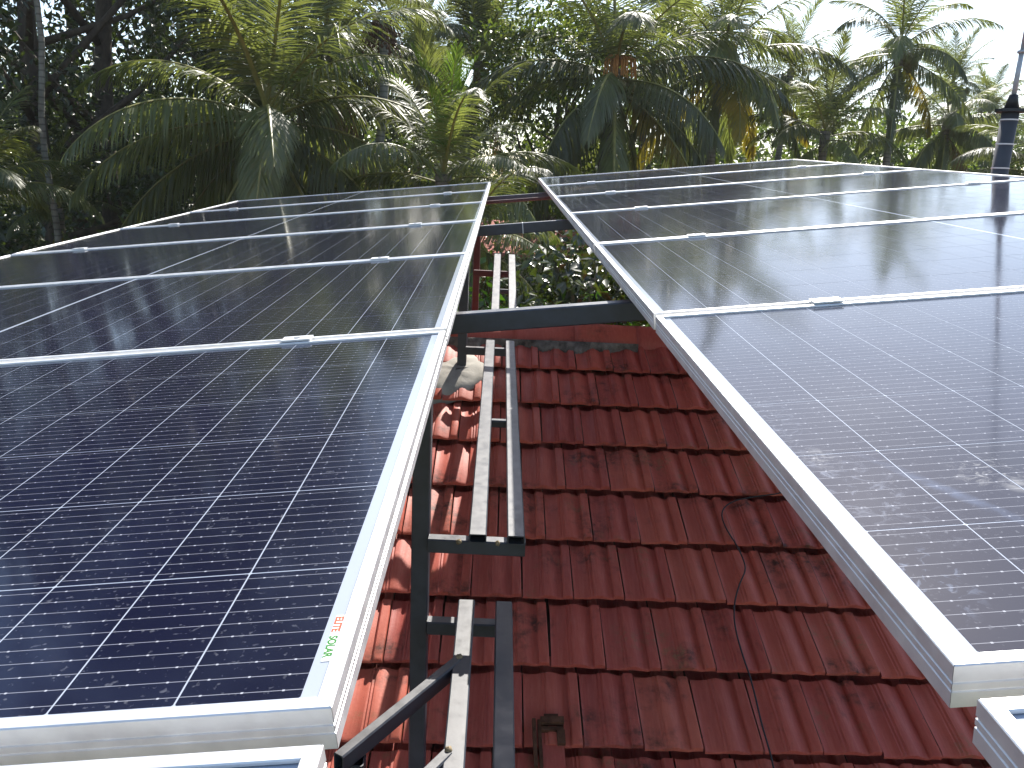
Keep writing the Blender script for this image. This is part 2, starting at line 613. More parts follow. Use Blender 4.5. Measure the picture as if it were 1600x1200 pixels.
# the tiles beyond, laid the same way
fb = MB()
lo = [tile_mesh(.395, 50 + i) for i in range(3)]
sh = [tile_mesh(.36, 60 + i) for i in range(2)]
for k in range(NC + 1):
    for c in range(-23, 27):
        if k < NC and -11 <= c < 16:
            continue
        cc = c + (.5 if k % 2 == 0 else 0.0) - .5
        vs, fs = rng.choice(sh if k == 0 else lo)
        o_ = roof_pt(cc, -k * TE + rng.gauss(0, .003), .010) - house_base
        fb.add([o_ + RM @ v for v in vs], fs)
back = Matrix.Rotation(math.pi, 3, 'Z')
RIDGE0 = roof_pt(0, RIDGE_S)
for k in range(NC + 1):
    for c in range(-26, 23):
        cc = c + (.5 if k % 2 == 0 else 0.0)
        vs, fs = rng.choice(sh if k == 0 else lo)
        for_ = []
        for v in vs:
            p = roof_pt(cc, -k * TE, .010) + RM @ v - RIDGE0
            for_.append(RIDGE0 + back @ p - house_base)
        fb.add(for_, fs)
o = fb.build('roof_tile_field', M_TILE, roof, smooth=True)
o['kind'] = 'stuff'
try:
    o.data.set_sharp_from_angle(angle=math.radians(38))
except Exception:
    pass


# ridge tiles: rounded caps bedded in mortar
def ridge_mesh(seed, ln=.385):
    r = random.Random(seed)
    vs, fs = [], []
    n = 11
    rad0, rad1 = .125, .117
    stations = [(0, rad0 - .012), (.006, rad0), (.04, rad0), (.05, rad0 - .003), (ln, rad1)]
    for (x, rad) in stations:
        for i in range(n):
            a = math.radians(-8 + 196 * i / (n - 1))
            ca, sa = math.cos(a), math.sin(a)
            flat = 1.0 - .12 * (abs(math.sin(2 * a)))
            vs.append((x, ca * rad * 1.12 * flat, sa * rad * .86 * flat + r.uniform(-.0008, .0008)))
    for j in range(len(stations) - 1):
        for i in range(n - 1):
            fs.append((j * n + i, (j + 1) * n + i, (j + 1) * n + i + 1, j * n + i + 1))
    return mesh('ridge_tile', vs, fs, M_TILE, smooth=True)


ridge_m = [ridge_mesh(i) for i in range(3)]
Z3 = Vector((0, 0, 1))
RB = Vector((-math.sin(YAW), math.cos(YAW), 0))
RIDM = Matrix(((RA.x, RB.x, 0), (RA.y, RB.y, 0), (RA.z, RB.z, 1)))
rx0 = .215 - .367 * 12
for i in range(26):
    o = obj('ridge_tile', ridge_m[i % 3], roof)
    mw = (RIDM @ Matrix.Rotation(rng.gauss(0, .008), 3, 'Z') @ Matrix.Rotation(.012 + rng.gauss(0, .006), 3, 'Y')).to_4x4()
    mw.translation = RIDGE0 + RA * (rx0 + .367 * i) + Vector((0, 0, -.012 + rng.gauss(0, .003))) - house_base
    if i >= 14:
        mw.translation += Vector((0, 0, -.018))
    o.matrix_local = mw
# mortar fillet smeared under the caps
mb = MB()
nx = 170
rows = 7
vs = []
for i in range(nx + 1):
    x = -.95 + (.585 + .95) * i / nx
    lowr = .045 + .030 * math.sin(x * 9) + .022 * math.sin(x * 31 + 1) + rng.uniform(-.012, .012)
    for j in range(rows):
        t = j / (rows - 1)
        s = .238 - t * (.008 + max(.010, lowr * .75))
        h = .044 * (1 - t) ** .8 + .036 + (.006 * rng.random() if 0 < j < rows - 1 else 0) - (.02 if j == rows - 1 else 0)
        vs.append(roof_pt(x / TW, s, h) - house_base)
mb.add(vs, [(i * rows + j, i * rows + j + 1, (i + 1) * rows + j + 1, (i + 1) * rows + j) for i in range(nx) for j in range(rows - 1)])
o = mb.build('mortar', M_CEM, roof, smooth=True)

# ------------------------------------------------------------------ solar panels
ED = Vector((-0.02313571, 0.99831403, 0.0532337)).normalized()
ET = Vector((0.99317753, 0.01686386, 0.11538632)).normalized()
EN = ET.cross(ED).normalized()
ET = ED.cross(EN).normalized()
PO = Vector((-0.11493452, 0.48357088, EYE - 0.35709894))
PW, PD, PH, PITCHD = 2.278, 1.134, .035, 1.155
PM = Matrix(((ET.x, ED.x, EN.x), (ET.y, ED.y, EN.y), (ET.z, ED.z, EN.z)))


def pp(u, v, w=0.0):
    return PO + ET * u + ED * v + EN * w


# aluminium frame profile: (inset from the outer edge, height above the base)
FP = [(.028, 0), (0, 0), (0, .0125), (.0011, .0131), (.0011, .0141), (0, .0147), (0, .0195), (.0011, .0201), (.0011, .0211), (0, .0217),
      (0, .0340), (.0010, .0350), (.0120, .0350), (.0128, .0340), (.0128, .0318)]


def frame_side(L):
    vs, fs = [], []
    n = len(FP)
    g = .00025
    for e in (0, 1):
        for ins, h in FP:
            x = ins + g if e == 0 else L - ins - g
            vs.append((x, ins, h))
    for i in range(n - 1):
        fs.append((i, i + n, i + n + 1, i + 1))
    return mesh('frame_side', vs, fs, M_ALU)


FS_W, FS_D = frame_side(PW), frame_side(PD)
CW, CD = .0908, .1816
cv = [(0, 0, 0), (CW, 0, 0), (CW, CD, 0), (0, CD, 0)]
ch = .0012
cell_v = [(0, ch, 0), (ch, 0, 0), (CW - ch, 0, 0), (CW, ch, 0), (CW, CD - ch, 0), (CW - ch, CD, 0), (ch, CD, 0), (0, CD - ch, 0)]
cell_top = [(x, y, .00015) for x, y, z in cell_v]
cell_f = [tuple(range(8, 16))] + [(i, (i + 1) % 8, 8 + (i + 1) % 8, 8 + i) for i in range(8)]
CELL = {s: mesh('solar_cell', cell_v + cell_top, cell_f, mt) for s, mt in (('L', M_CELL_L), ('R', M_CELL_R))}
cx_, cy_ = [], []
x = (PW - (24 * CW + 22 * .0015 + .0125)) / 2
for i in range(24):
    cx_.append(x)
    x += CW + (.0125 if i == 11 else .0015)
y = (PD - (6 * CD + 5 * .0018)) / 2
for j in range(6):
    cy_.append(y)
    y += CD + .0018
BACK = mesh('backsheet', [(.011, .011, .0310), (PW - .011, .011, .0310), (PW - .011, PD - .011, .0310), (.011, PD - .011, .0310),
                          (.011, .011, .0275), (PW - .011, .011, .0275), (PW - .011, PD - .011, .0275), (.011, PD - .011, .0275)],
            [(0, 1, 2, 3), (7, 6, 5, 4), (0, 4, 5, 1), (1, 5, 6, 2), (2, 6, 7, 3), (3, 7, 4, 0)], M_BACK)
FIELD = {}
for s, mt in (('L', M_CELL_L), ('R', M_CELL_R)):
    b = MB()
    for X_ in cx_:
        for Y_ in cy_:
            b.add([(a + X_, c + Y_, d) for a, c, d in cell_v + cell_top], cell_f)
    FIELD[s] = mesh('solar_cell_field', b.v, b.f, mt)

ORD = ['nearest', 'second', 'third', 'fourth', 'fifth', 'sixth']
for side in 'LR':
    word = 'left' if side == 'L' else 'right'
    for row in range(-1, 6):
        u0 = -PW if side == 'L' else .430
        v0 = row * PITCHD if row >= 0 else -.029 - PD
        mw = (PM @ Matrix.Rotation(rng.gauss(0, .0006), 3, 'X')).to_4x4()
        mw.translation = pp(u0, v0, -PH - (.004 if row < 0 else 0))
        root = empty('solar_panel', mat=mw)
        if row < 0:
            lab = 'solar panel cut off at the bottom %s corner, only its corner showing' % word
        elif row == 0:
            lab = ('big nearest solar panel of the left array with small sticker on its edge' if side == 'L'
                   else 'big nearest solar panel of the right array, smeared with dried splashes')
        elif row == 5:
            lab = 'farthest solar panel of the %s array, below the palms' % word
        else:
            lab = '%s solar panel from the front in the %s array' % (ORD[row], word)
        tag(root, lab, 'solar panel', 'solar panels in the %s array' % word)
        for me, ang, lx, ly in ((FS_W, 0, 0, 0), (FS_D, 90, PW, 0), (FS_W, 180, PW, PD), (FS_D, 270, 0, PD)):
            o = obj('frame_side', me, root, (lx, ly, 0))
            o.rotation_euler.z = math.radians(ang)
        obj('backsheet', BACK, root)
        if row in (0, 1, 2):
            for X_ in cx_:
                for Y_ in cy_:
                    obj('solar_cell', CELL[side], root, (X_, Y_, .03105))
        else:
            o = obj('solar_cell_field', FIELD[side], root, (0, 0, .03105))
            o['kind'] = 'stuff'
        if side == 'L' and row == 0:
            # printed maker's sticker along the right edge, read from the far end
            st = MB()
            st.box((PW - .0164, .0885, .0313), (.0086, .062, .0004))
            stk = st.build('sticker', M_WHITE, root)
            for txt, mt, yy in (('ELITE', M_ORANGE, .1175), ('SOLAR', M_GREEN, .0905)):
                cu = bpy.data.curves.new('lettering', 'FONT')
                cu.body = txt
                cu.size = .0092
                cu.offset = .0003
                cu.space_character = 1.0
                cu.extrude = .00005
                tmp = bpy.data.objects.new('lettering', cu)
                COL.objects.link(tmp)
                me = bpy.data.meshes.new_from_object(tmp)
                bpy.data.objects.remove(tmp)
                me.materials.clear()
                me.materials.append(mt)
                to = obj('lettering', me, stk, (PW - .0203, yy, .03158))
                to.rotation_euler.z = math.radians(-90)

# clamps between neighbouring panels
cb = MB()
cb.box((0, 0, .0030), (.060, .034, .003))
cb.box((0, 0, -.010), (.058, .0185, .024))
CL1 = mesh('plate', cb.v, cb.f, M_ALU)
cb = MB()
cb.tube([(0, 0, .0042), (0, 0, .0062)], [.0062, .0062], 6)
CL2 = mesh('bolt', cb.v, cb.f, M_PIPE)
for side in 'LR':
    word = 'left' if side == 'L' else 'right'
    for row in range(1, 6):
        for e, uu in (('inner', -.307 if side == 'L' else .430 + .352), ('outer', -PW + .34 if side == 'L' else .430 + PW - .34)):
            mw = PM.to_4x4()
            mw.translation = pp(uu, row * PITCHD - .0105, 0.0006)
            c = empty('panel_clamp', mat=mw)
            nm = ['', 'nearest and second', 'second and third', 'third and fourth', 'fourth and fifth', 'fifth and farthest'][row]
            tag(c, 'small metal clamp joining the %s %s panels, near their %s ends' % (nm, word, e), 'clamp', 'clamps between the panels')
            obj('plate', CL1, c)
            obj('bolt', CL2, c)


# ------------------------------------------------------------------ steel frame that carries the panels
def steel_tube(parent, name, p0, p1, w, h, up=Vector((0, 0, 1)), mat=None, base=Vector((0, 0, 0))):
    """a hollow rectangular tube from p0 to p1 (centre line), w wide, h tall"""
    p0, p1 = Vector(p0), Vector(p1)
    t = (p1 - p0).normalized()
    s = t.cross(up).normalized()
    u = s.cross(t).normalized()
    c = .0035
    a, b = w / 2, h / 2
    sec = [(-a + c, -b), (a - c, -b), (a, -b + c), (a, b - c), (a - c, b), (-a + c, b), (-a, b - c), (-a, -b + c)]
    k = 1 - .0035 * 2 / min(w, h)
    vs, fs = [], []
    ln = (p1 - p0).length
    dep = min(.12, ln * .3)
    for d, q in ((dep, k), (0, k), (0, 1), (ln, 1), (ln, k), (ln - dep, k)):
        for x, y in sec:
            xx = x * (1 - .007 / w) if q != 1 else x
            yy = y * (1 - .007 / h) if q != 1 else y
            vs.append(p0 + t * d + s * xx + u * yy - base)
    for j in range(5):
        for i in range(8):
            fs.append((j * 8 + i, j * 8 + (i + 1) % 8, (j + 1) * 8 + (i + 1) % 8, (j + 1) * 8 + i))
    fs.append(tuple(range(8)))
    fs.append(tuple(range(47, 39, -1)))
    return obj(name, mesh(name, vs, fs, mat or M_STEEL), parent)


def weld(parent, p, base, r=.014, seed=0):
    q = random.Random(seed)
    b = MB()
    n, mrow = 8, 5
    vs = []
    for j in range(mrow + 1):
        for i in range(n):
            a, e = 2 * math.pi * i / n, -math.pi / 2 + math.pi * j / mrow
            rr = r * q.uniform(.75, 1.25)
            vs.append(Vector(p) - base + Vector((math.cos(a) * math.cos(e), math.sin(a) * math.cos(e), math.sin(e))) * rr)
    b.add(vs, [(j * n + i, j * n + (i + 1) % n, (j + 1) * n + (i + 1) % n, (j + 1) * n + i) for j in range(mrow) for i in range(n)])
    return b.build('weld', M_RUST, parent, smooth=True)


BV = [1.66, 3.90, 6.12]          # where the cross beams lie along the arrays
BH = .054
BTOP = -.075


def roof_z(x, y, h=.03):
    q = Vector((x, y, 0))
    a = (R0 + RN * h)
    return a.z - ((q.x - a.x) * RN.x + (q.y - a.y) * RN.y) / RN.z


fb_ = Vector((0, 2.0, EYE - 2.0))
frame = empty('steel_frame', fb_)
tag(frame, 'dark painted steel posts and beams that carry both panel arrays', 'frame')
for i, v in enumerate(BV):
    off = .0 if i < 2 else .0
    steel_tube(frame, 'beam', pp(-PW - .1, v, BTOP - BH / 2), pp(.43 + PW + .1, v, BTOP - BH / 2), .04, BH, EN, M_STEEL, fb_)
    tb = MB()
    if i == 1:
        u = .215
        for (du, dw, su, sw) in ((0, .0012, .004, .0016),):
            pass
        q = Matrix(((ET.x, ED.x, EN.x), (ET.y, ED.y, EN.y), (ET.z, ED.z, EN.z)))
        tb.box(pp(u, v - .0212, BTOP - BH / 2) - fb_, (.0045, .0016, BH + .003), rot=q)
        tb.box(pp(u, v, BTOP + .0008) - fb_, (.0045, .043, .0016), rot=q)
        tb.build('cable_tie', M_WHITE, frame)
# the far cross beam has a red-primed tube welded in front of it
steel_tube(frame, 'beam', pp(-.4, BV[2] - .15, BTOP - .034), pp(.43 + .4, BV[2] - .15, BTOP - .034), .03, .024, EN, M_RED, fb_)
for u in (-PW + .34, -.307, .430 + .352, .430 + PW - .34):
    steel_tube(frame, 'mounting_rail', pp(u, -.02, -.035 - .019), pp(u, 6 * PITCHD - .03, -.035 - .019), .036, .036, EN, M_ALU, fb_)
    steel_tube(frame, 'mounting_rail', pp(u, -PD - .02, -.039 - .019), pp(u, -.06, -.039 - .019), .036, .036, EN, M_ALU, fb_)


def post(x, y, mat=None, name='post', ztop=None, zbot=None, w=.05):
    # top meets the underside of the beam plane
    d = pp(0, 0, BTOP - BH)
    zt = d.z - ((x - d.x) * EN.x + (y - d.y) * EN.y) / EN.z if ztop is None else ztop
    zb = roof_z(x, y) - .02 if zbot is None else zbot
    return steel_tube(frame, name, (x, y, zb), (x, y, zt + .004), w, w, Vector((0, 1, 0)), mat, fb_)


def beam_y(x, i):
    p = pp((x - PO.x) / ET.x, BV[i])
    return p.y


P1 = Vector((-.243, beam_y(-.243, 0), 0))
P2 = Vector((-.285, beam_y(-.285, 1) - .01, 0))
P3 = Vector((-.325, beam_y(-.33, 2) - .15, 0))
post(P1.x, P1.y)
post(P2.x, P2.y)
post(P3.x, P3.y, M_RED, zbot=0.0)
for x in (-2.0, 2.4):
    post(x, beam_y(x, 0))
    post(x, beam_y(x, 1))
    post(x, beam_y(x, 2), zbot=0.0)
# short stub on the front post line under the left corner
# ------------------------------------------------------------------ walkways of paired rails beside the posts
RW, RH, BW_, BBH = .050, .028, .040, .042


def walkway(label, name_p, x1, x2, y0, y1, ztop0, post_x, brackets, cross=(), slope=ED.z / ED.y, skew=ED.x / ED.y, mat=None, brk_mat=None, x_end=None):
    base = Vector((x1, y0, ztop0))
    root = empty(name_p, base)
    tag(root, label, 'walkway', 'steel walkway rails between the arrays')
    for x in (x1, x2):
        dy = 0.0
        steel_tube(root, 'rail', (x, y0, ztop0 - RH / 2), (x + skew * (y1 - y0), y1, ztop0 + slope * (y1 - y0) - RH / 2), RW, RH, Z3, mat, base)
    for by, px_ in brackets:
        zt = ztop0 + slope * (by - y0) - RH
        steel_tube(root, 'bracket', (px_, by, zt - BBH / 2 - .0006), ((x_end or x2 + .028) + skew * (by - y0), by, zt - BBH / 2 - .0006), BW_, BBH, Z3, brk_mat, base)
    for by in cross:
        zt = ztop0 + slope * (by - y0)
        steel_tube(root, 'crossbar', (x1 + RW / 2 + skew * (by - y0), by, zt - .020), (x2 - RW / 2 + skew * (by - y0), by, zt - .020), .03, .03, Z3, mat, base)
    return root, base


ZB = EYE
w1, w1b = walkway('pair of long dusty steel rails forming a walkway above the red tiles', 'walkway', -.077, .031, 2.075, 4.33, ZB - .955, P1.x + .026,
                  [(2.105, P1.x + .0255), (4.27, P2.x + .0255)], [3.05])
for i, p in enumerate([(-.13, 2.085, ZB - .985), (-.02, 2.086, ZB - .985)]):
    weld(w1, p, w1b, .008, i)
w2, w2b = walkway('short pair of steel rails one step lower, at the bottom of the picture', 'walkway', -.083, .029, 1.15, 2.185, ZB - 1.275, P1.x,
                  [(2.12, P1.x + .0255)], [])
# diagonal braces from the lower walkway towards the left array
zb_ = ZB - 1.262
for i, (a, b) in enumerate((((-.112, 1.90), (-.345, 1.51)), ((-.108, 1.56), (-.30, 1.24)))):
    z_ = ZB - 1.275 + (a[1] - 1.15) * ED.z - .021
    steel_tube(w2, 'brace', (a[0], a[1], z_), (b[0], b[1], z_), .028, .045, Z3, None, w2b)
    weld(w2, (a[0] + .002, a[1] + .004, z_ + .02), w2b, .010, 10 + i)
steel_tube(w2, 'brace_post', (-.335, 1.50, roof_z(-.335, 1.50) - .02), (-.318, 1.555, ZB - 1.282), .045, .045, Vector((0, 1, 0)), None, w2b)
steel_tube(w2, 'brace_post', (-.325, 1.205, roof_z(-.325, 1.205) - .02), (-.302, 1.235, ZB - 1.30), .045, .045, Vector((0, 1, 0)), None, w2b)
w3, w3b = walkway('far pair of steel rails sloping up over the garden behind the ridge', 'walkway', -.120, -.015, 4.72, 5.95, ZB - .735, P3.x,
                  [(5.62, -.30)], [5.15], slope=.19, brk_mat=M_RED)

# cement footing round the post at the ridge
cbm = MB()
vs = []
n = 22
for j, (rr, hz) in enumerate(((.0, .062), (.06, .06), (.12, .052), (.17, .034), (.19, -.02))):
    for i in range(n):
        a = 2 * math.pi * i / n
        k = rr * (1 + .22 * math.sin(2 * a + .4) + rng.uniform(-.12, .12))
        p = Vector((P2.x - .03 + math.cos(a) * k * 1.0, P2.y - .06 + math.sin(a) * k, 0))
        p.z = roof_z(p.x, p.y) + hz * (1 + rng.uniform(-.1, .1))
        vs.append(p)
ctr = Vector((P2.x, P2.y, roof_z(P2.x, P2.y)))
cbm.add([v - ctr for v in vs], [(j * n + i, j * n + (i + 1) % n, (j + 1) * n + (i + 1) % n, (j + 1) * n + i) for j in range(4) for i in range(n)])
o = cbm.build('cement_footing', M_CONC, None, ctr, smooth=True)
tag(o, 'pale cement mound round the post foot at the roof ridge', 'footing')

# black cable lying on the tiles
cab = [(1240, 764), (1215, 771), (1180, 776), (1150, 782), (1133, 792), (1128, 806), (1135, 826), (1151, 852), (1162, 876), (1164, 892), (1156, 912),
       (1149, 936), (1147, 962), (1151, 990), (1160, 1022), (1172, 1058), (1181, 1092), (1190, 1130), (1203, 1175), (1212, 1215), (1222, 1260)]
pts = [roof_hit(x, y, .082) for x, y in cab]
fine = []
for i in range(len(pts) - 1):
    p0, p1, p2, p3 = pts[max(i - 1, 0)], pts[i], pts[i + 1], pts[min(i + 2, len(pts) - 1)]
    for k in range(4):
        t = k / 4
        fine.append(.5 * ((2 * p1) + (p2 - p0) * t + (2 * p0 - 5 * p1 + 4 * p2 - p3) * t * t + (3 * p1 - p0 - 3 * p2 + p3) * t ** 3))
fine.append(pts[-1])
b = MB()
b.tube([p - fine[0] for p in fine], [.0034] * len(fine), 7)
tag(b.build('cable', M_BLACK, None, fine[0], smooth=True), 'thin black cable snaking down the shaded red tiles', 'cable')

# broken brown tile corner lying on the roof near the lower rails
c0 = roof_hit(858, 1150, .064)
b = MB()
rot = RM @ Matrix.Rotation(.03, 3, 'Z')


def rl(x, y, z):
    return rot @ Vector((x, y, z))


M_BROWN = simple('brown_broken_clay', (.10, .045, .026), .85, 0, .2, .4, 40, .01)
b.box(rl(-.052, -.03, .010), (.012, .17, .02), rot=rot)
b.box(rl(-.033, -.03, .006), (.012, .17, .012), rot=rot)
b.build('rib', M_BROWN, None)
frag_rib = bpy.data.objects[-1] if False else None
for o in list(bpy.data.objects):
    if o.name.startswith('rib') and o.parent is None:
        frag_rib = o
frag = empty('broken_tile', c0)
tag(frag, 'broken brown tile piece lying on the roof beside the lower rail', 'tile piece')
frag_rib.parent = frag
for nm, c, d in (('lug', (.012, .045, .016), (.082, .022, .03)), ('lug', (.012, .018, .010), (.078, .014, .018)), ('lug', (.040, -.012, .012), (.028, .05, .016)),
                 ('rim', (.010, .068, .008), (.05, .012, .016)), ('body', (.012, -.06, -.004), (.075, .15, .010))):
    b = MB()
    b.box(rl(*c), d, rot=rot)
    b.build(nm, M_BROWN if nm != 'body' else M_TILE, frag)

# ------------------------------------------------------------------ mast beside the right array
mp = at(1562, 268, 4.85)
mtop = at(1573, 178, 4.85).z
base = Vector((mp.x, mp.y, roof_z(mp.x, mp.y) if mp.y < 4.6 else ZR - (mp.y - 4.64) * rf))
mast = empty('lightning_mast', base)
tag(mast, 'grey pipe with black cap and thin metal mast beside the right array', 'mast')
b = MB()
b.tube([(0, 0, 0), (0, 0, mtop - base.z)], [.047, .047], 20)
pipe = b.build('pipe', M_PVC, mast, smooth=True)
for i, pyy in enumerate((189, 226, 263)):
    b = MB()
    z_ = at(1565, pyy, 4.85).z - base.z
    b.tube([(0, 0, z_ - .004), (0, 0, z_ + .004)], [.0492, .0492], 20)
    b.build('band', M_WHITE, pipe)
h0 = mtop - base.z
b = MB()
b.tube([(0, 0, h0), (0, 0, h0 + .018)], [.086, .086], 8)
b.build('cap_plate', M_BLACK, mast)
b = MB()
b.tube([(0, 0, h0 + .018), (0, 0, h0 + .085), (0, 0, h0 + .10)], [.042, .026, .024], 14)
b.build('cap_cone', M_BLACK, mast, smooth=True)
b = MB()
b.tube([(0, 0, h0 + .10), (0, 0, h0 + .33)], [.014, .014], 12)
b.tube([(0, 0, h0 + .33), (0, 0, h0 + .345)], [.024, .024], 12)
b.tube([(0, 0, h0 + .345), (0, 0, h0 + 1.9)], [.0105, .0095], 12)
b.build('rod', M_PIPE, mast, smooth=True)


# ------------------------------------------------------------------ vegetation
def frond_mesh(name, L, e0, curl, seed, mats, nl=104, leaf=.90, spread=1.0, droop=.16, vang=18, wid=.0185):
    r = random.Random(seed)
    V, Fc, MI = [], [], []
    ns = 22
    P, T = [], []
    p = np.zeros(3)
    side = r.uniform(-.12, .12)
    for i in range(ns + 1):
        t = i / ns
        a = math.radians(e0 - curl * t ** 1.35)
        az = side * t * t
        d = np.array([math.cos(a) * math.cos(az), math.cos(a) * math.sin(az), math.sin(a)])
        P.append(p.copy())
        T.append(d)
        p = p + d * (L / ns)
    P, T = np.array(P), np.array(T)
    # stalk
    S0 = np.array([0, 1.0, 0])
    for i in range(ns + 1):
        t = i / ns
        rr = .038 * (1 - t) ** .8 + .004
        nn = np.cross(T[i], S0)
        nn /= np.linalg.norm(nn) + 1e-9
        nn = nn if nn[2] * math.cos(0) > 0 or True else -nn
        for a, bq in ((-1.2, 0), (0, .7), (1.2, 0), (0, -.7)):
            V.append(P[i] + S0 * a * rr + nn * bq * rr)
    for i in range(ns):
        for k in range(4):
            Fc.append((i * 4 + k, i * 4 + (k + 1) % 4, i * 4 + 4 + (k + 1) % 4, i * 4 + 4 + k))
            MI.append(0)
    G = np.array([0, 0, -1.0])
    for sd in (-1, 1):
        for j in range(nl):
            t = .13 + .86 * (j + r.uniform(-.3, .3)) / nl
            t = min(max(t, .1), .995)
            f = t * ns
            i = min(int(f), ns - 1)
            b = P[i] + (P[i + 1] - P[i]) * (f - i)
            tg = T[i]
            up = np.cross(tg, S0)
            up = up / np.linalg.norm(up)
            if up[2] < 0 and e0 > -89:
                up = -up
            phi = math.radians((74 - 48 * t) * spread + r.uniform(-6, 6))
            va = math.radians(vang + r.uniform(-9, 9))
            d = tg * math.cos(phi) + S0 * sd * math.sin(phi) * math.cos(va) + up * math.sin(phi) * math.sin(va)
            ll = leaf * (math.sin(math.pi * min(1, (.18 + .80 * t))) ** .75 * .95 + .12) * r.uniform(.88, 1.08)
            w = wid * r.uniform(.8, 1.15)
            wv = tg - d * tg.dot(d)
            wv = wv / (np.linalg.norm(wv) + 1e-9)
            tw = r.uniform(-.5, .5)
            nb = np.cross(d, wv)
            wv = wv * math.cos(tw) + nb * math.sin(tw)
            q = b.copy()
            k0 = len(V)
            dr = droop * r.uniform(.7, 1.35)
            for s_, wk in ((0, .55), (.30, 1.0), (.33, .8), (.37, .06)):
                if s_:
                    d = d + G * dr * (1.0 if s_ > .1 else 0)
                    d = d / np.linalg.norm(d)
                    q = q + d * ll * s_
                V.append(q - wv * w * wk)
                V.append(q + wv * w * wk)
            for s_ in range(3):
                Fc.append((k0 + 2 * s_, k0 + 2 * s_ + 1, k0 + 2 * s_ + 3, k0 + 2 * s_ + 2))
                MI.append(1)
    return mesh(name, [tuple(v) for v in V], Fc, mats, MI)


GREEN_M = [M_RACHIS, M_FROND]
YOUNG_M = [M_RACHIS, M_FROND_Y]
OLD_M = [M_RACHIS, M_FROND_O]
DEAD_M = [M_RACHIS_D, M_FROND_D]
ELS = [(82, 30), (68, 48), (54, 64), (38, 76), (20, 78), (2, 70), (-20, 54), (-44, 34)]
FR = {}
for i, (e, c) in enumerate(ELS):
    FR[i] = [frond_mesh('frond', 4.0, e + 4 * (v - 1), c + 12 * (v - 1), 100 + i * 7 + v, GREEN_M, droop=.14 + .06 * i, vang=22 - 7 * i) for v in range(3)]
FR_Y = [frond_mesh('frond', 4.0, 78 - 15 * i, 24 + 14 * i, 300 + i, YOUNG_M, nl=90, droop=.05 + .03 * i, vang=26, spread=.85) for i in range(4)]
FR_O = [frond_mesh('frond', 4.0, -10 - 22 * i, 62 - 14 * i, 340 + i, OLD_M, droop=.34, vang=-14) for i in range(3)]
FR_D = [frond_mesh('frond', 3.7, -48 - 14 * i, 34 - 8 * i, 360 + i, DEAD_M, nl=40, droop=.5, vang=-30, wid=.02) for i in range(2)]


def nut_cluster(parent, seed, loc, n=6, rad=.11):
    r = random.Random(seed)
    b = MB()
    for i in range(n):
        c = Vector((r.uniform(-.16, .16), r.uniform(-.16, .16), r.uniform(-.22, .05)))
        vs = []
        nn, mm = 8, 6
        for j in range(mm + 1):
            e = -math.pi / 2 + math.pi * j / mm
            for k in range(nn):
                a = 2 * math.pi * k / nn
                vs.append(c + Vector((math.cos(a) * math.cos(e) * rad, math.sin(a) * math.cos(e) * rad, math.sin(e) * rad * 1.25)))
        b.add(vs, [(j * nn + k, j * nn + (k + 1) % nn, (j + 1) * nn + (k + 1) % nn, (j + 1) * nn + k) for j in range(mm) for k in range(nn)])
        b.tube([Vector((0, 0, .25)), c + Vector((0, 0, rad))], [.015, .012], 5)
    return b.build('coconut_cluster', M_NUT, parent, loc, smooth=True)


def palm(label, top, size, counts, seed, lean=(0, 0), young=0, old=0, dead=0, nuts=1, trunk_r=.14, rot=0.0, flowers=None, cat='palm tree', grp='coconut palms behind the panels'):
    """counts: number of fronds for each of the eight elevations"""
    r = random.Random(seed)
    top = Vector(top)
    foot = Vector((top.x - lean[0], top.y - lean[1], 0))
    root = empty('coconut_palm', foot)
    tag(root, label, cat, grp)
    H = top - foot
    b = MB()
    n = 14
    pts, rad = [], []
    for i in range(n + 1):
        t = i / n
        q = Vector((H.x * t ** 1.6, H.y * t ** 1.6, H.z * t))
        pts.append(q)
        rad.append(trunk_r * (1.0 - .35 * t + .45 * max(0, .1 - t) / .1 + (.25 if t > .94 else 0)))
    b.tube(pts, rad, 12)
    b.build('trunk', M_PTRUNK, root, smooth=True)
    s = size / 4.0
    ga = rot
    for i, cnt in enumerate(counts):
        for k in range(cnt):
            ga += 2.399963 + r.uniform(-.25, .25)
            o = obj('frond', r.choice(FR[i]), root, H + Vector((0, 0, .12 - .07 * i)))
            q = s * r.uniform(.88, 1.08)
            o.scale = (q, q, q)
            o.rotation_euler = (r.uniform(-.10, .10), r.uniform(-.08, .08), ga)
    for (lst, cnt, dz) in ((FR_Y, young, .15), (FR_O, old, -.35), (FR_D, dead, -.45)):
        for k in range(cnt):
            ga += 2.399963 + r.uniform(-.3, .3)
            o = obj('frond', r.choice(lst), root, H + Vector((0, 0, dz)))
            q = s * r.uniform(.85, 1.05) * (.74 if lst is FR_Y else 1)
            o.scale = (q, q, q)
            o.rotation_euler = (r.uniform(-.1, .1), r.uniform(-.08, .08), ga)
    if flowers:
        fb2 = MB()
        for i in range(46):
            a = flowers + r.uniform(-.9, .9)
            ln = r.uniform(.35, .7) * s * 1.2
            d = Vector((math.cos(a) * .45, math.sin(a) * .45, .25)) * ln
            fb2.tube([Vector((0, 0, 0)), d, d * 1.35 + Vector((0, 0, -.22 * ln)), d * 1.5 + Vector((0, 0, -.75 * ln))], [.02, .016, .014, .010], 5)
        fb2.build('flower_stalk', M_FLOWER, root, H + Vector((math.cos(flowers) * .1, math.sin(flowers) * .1, .05)))
    for k in range(nuts):
        a = r.uniform(0, 6.28)
        nut_cluster(root, seed + k, H + Vector((math.cos(a) * .3, math.sin(a) * .3, -.35)), r.randint(4, 7))
    return root


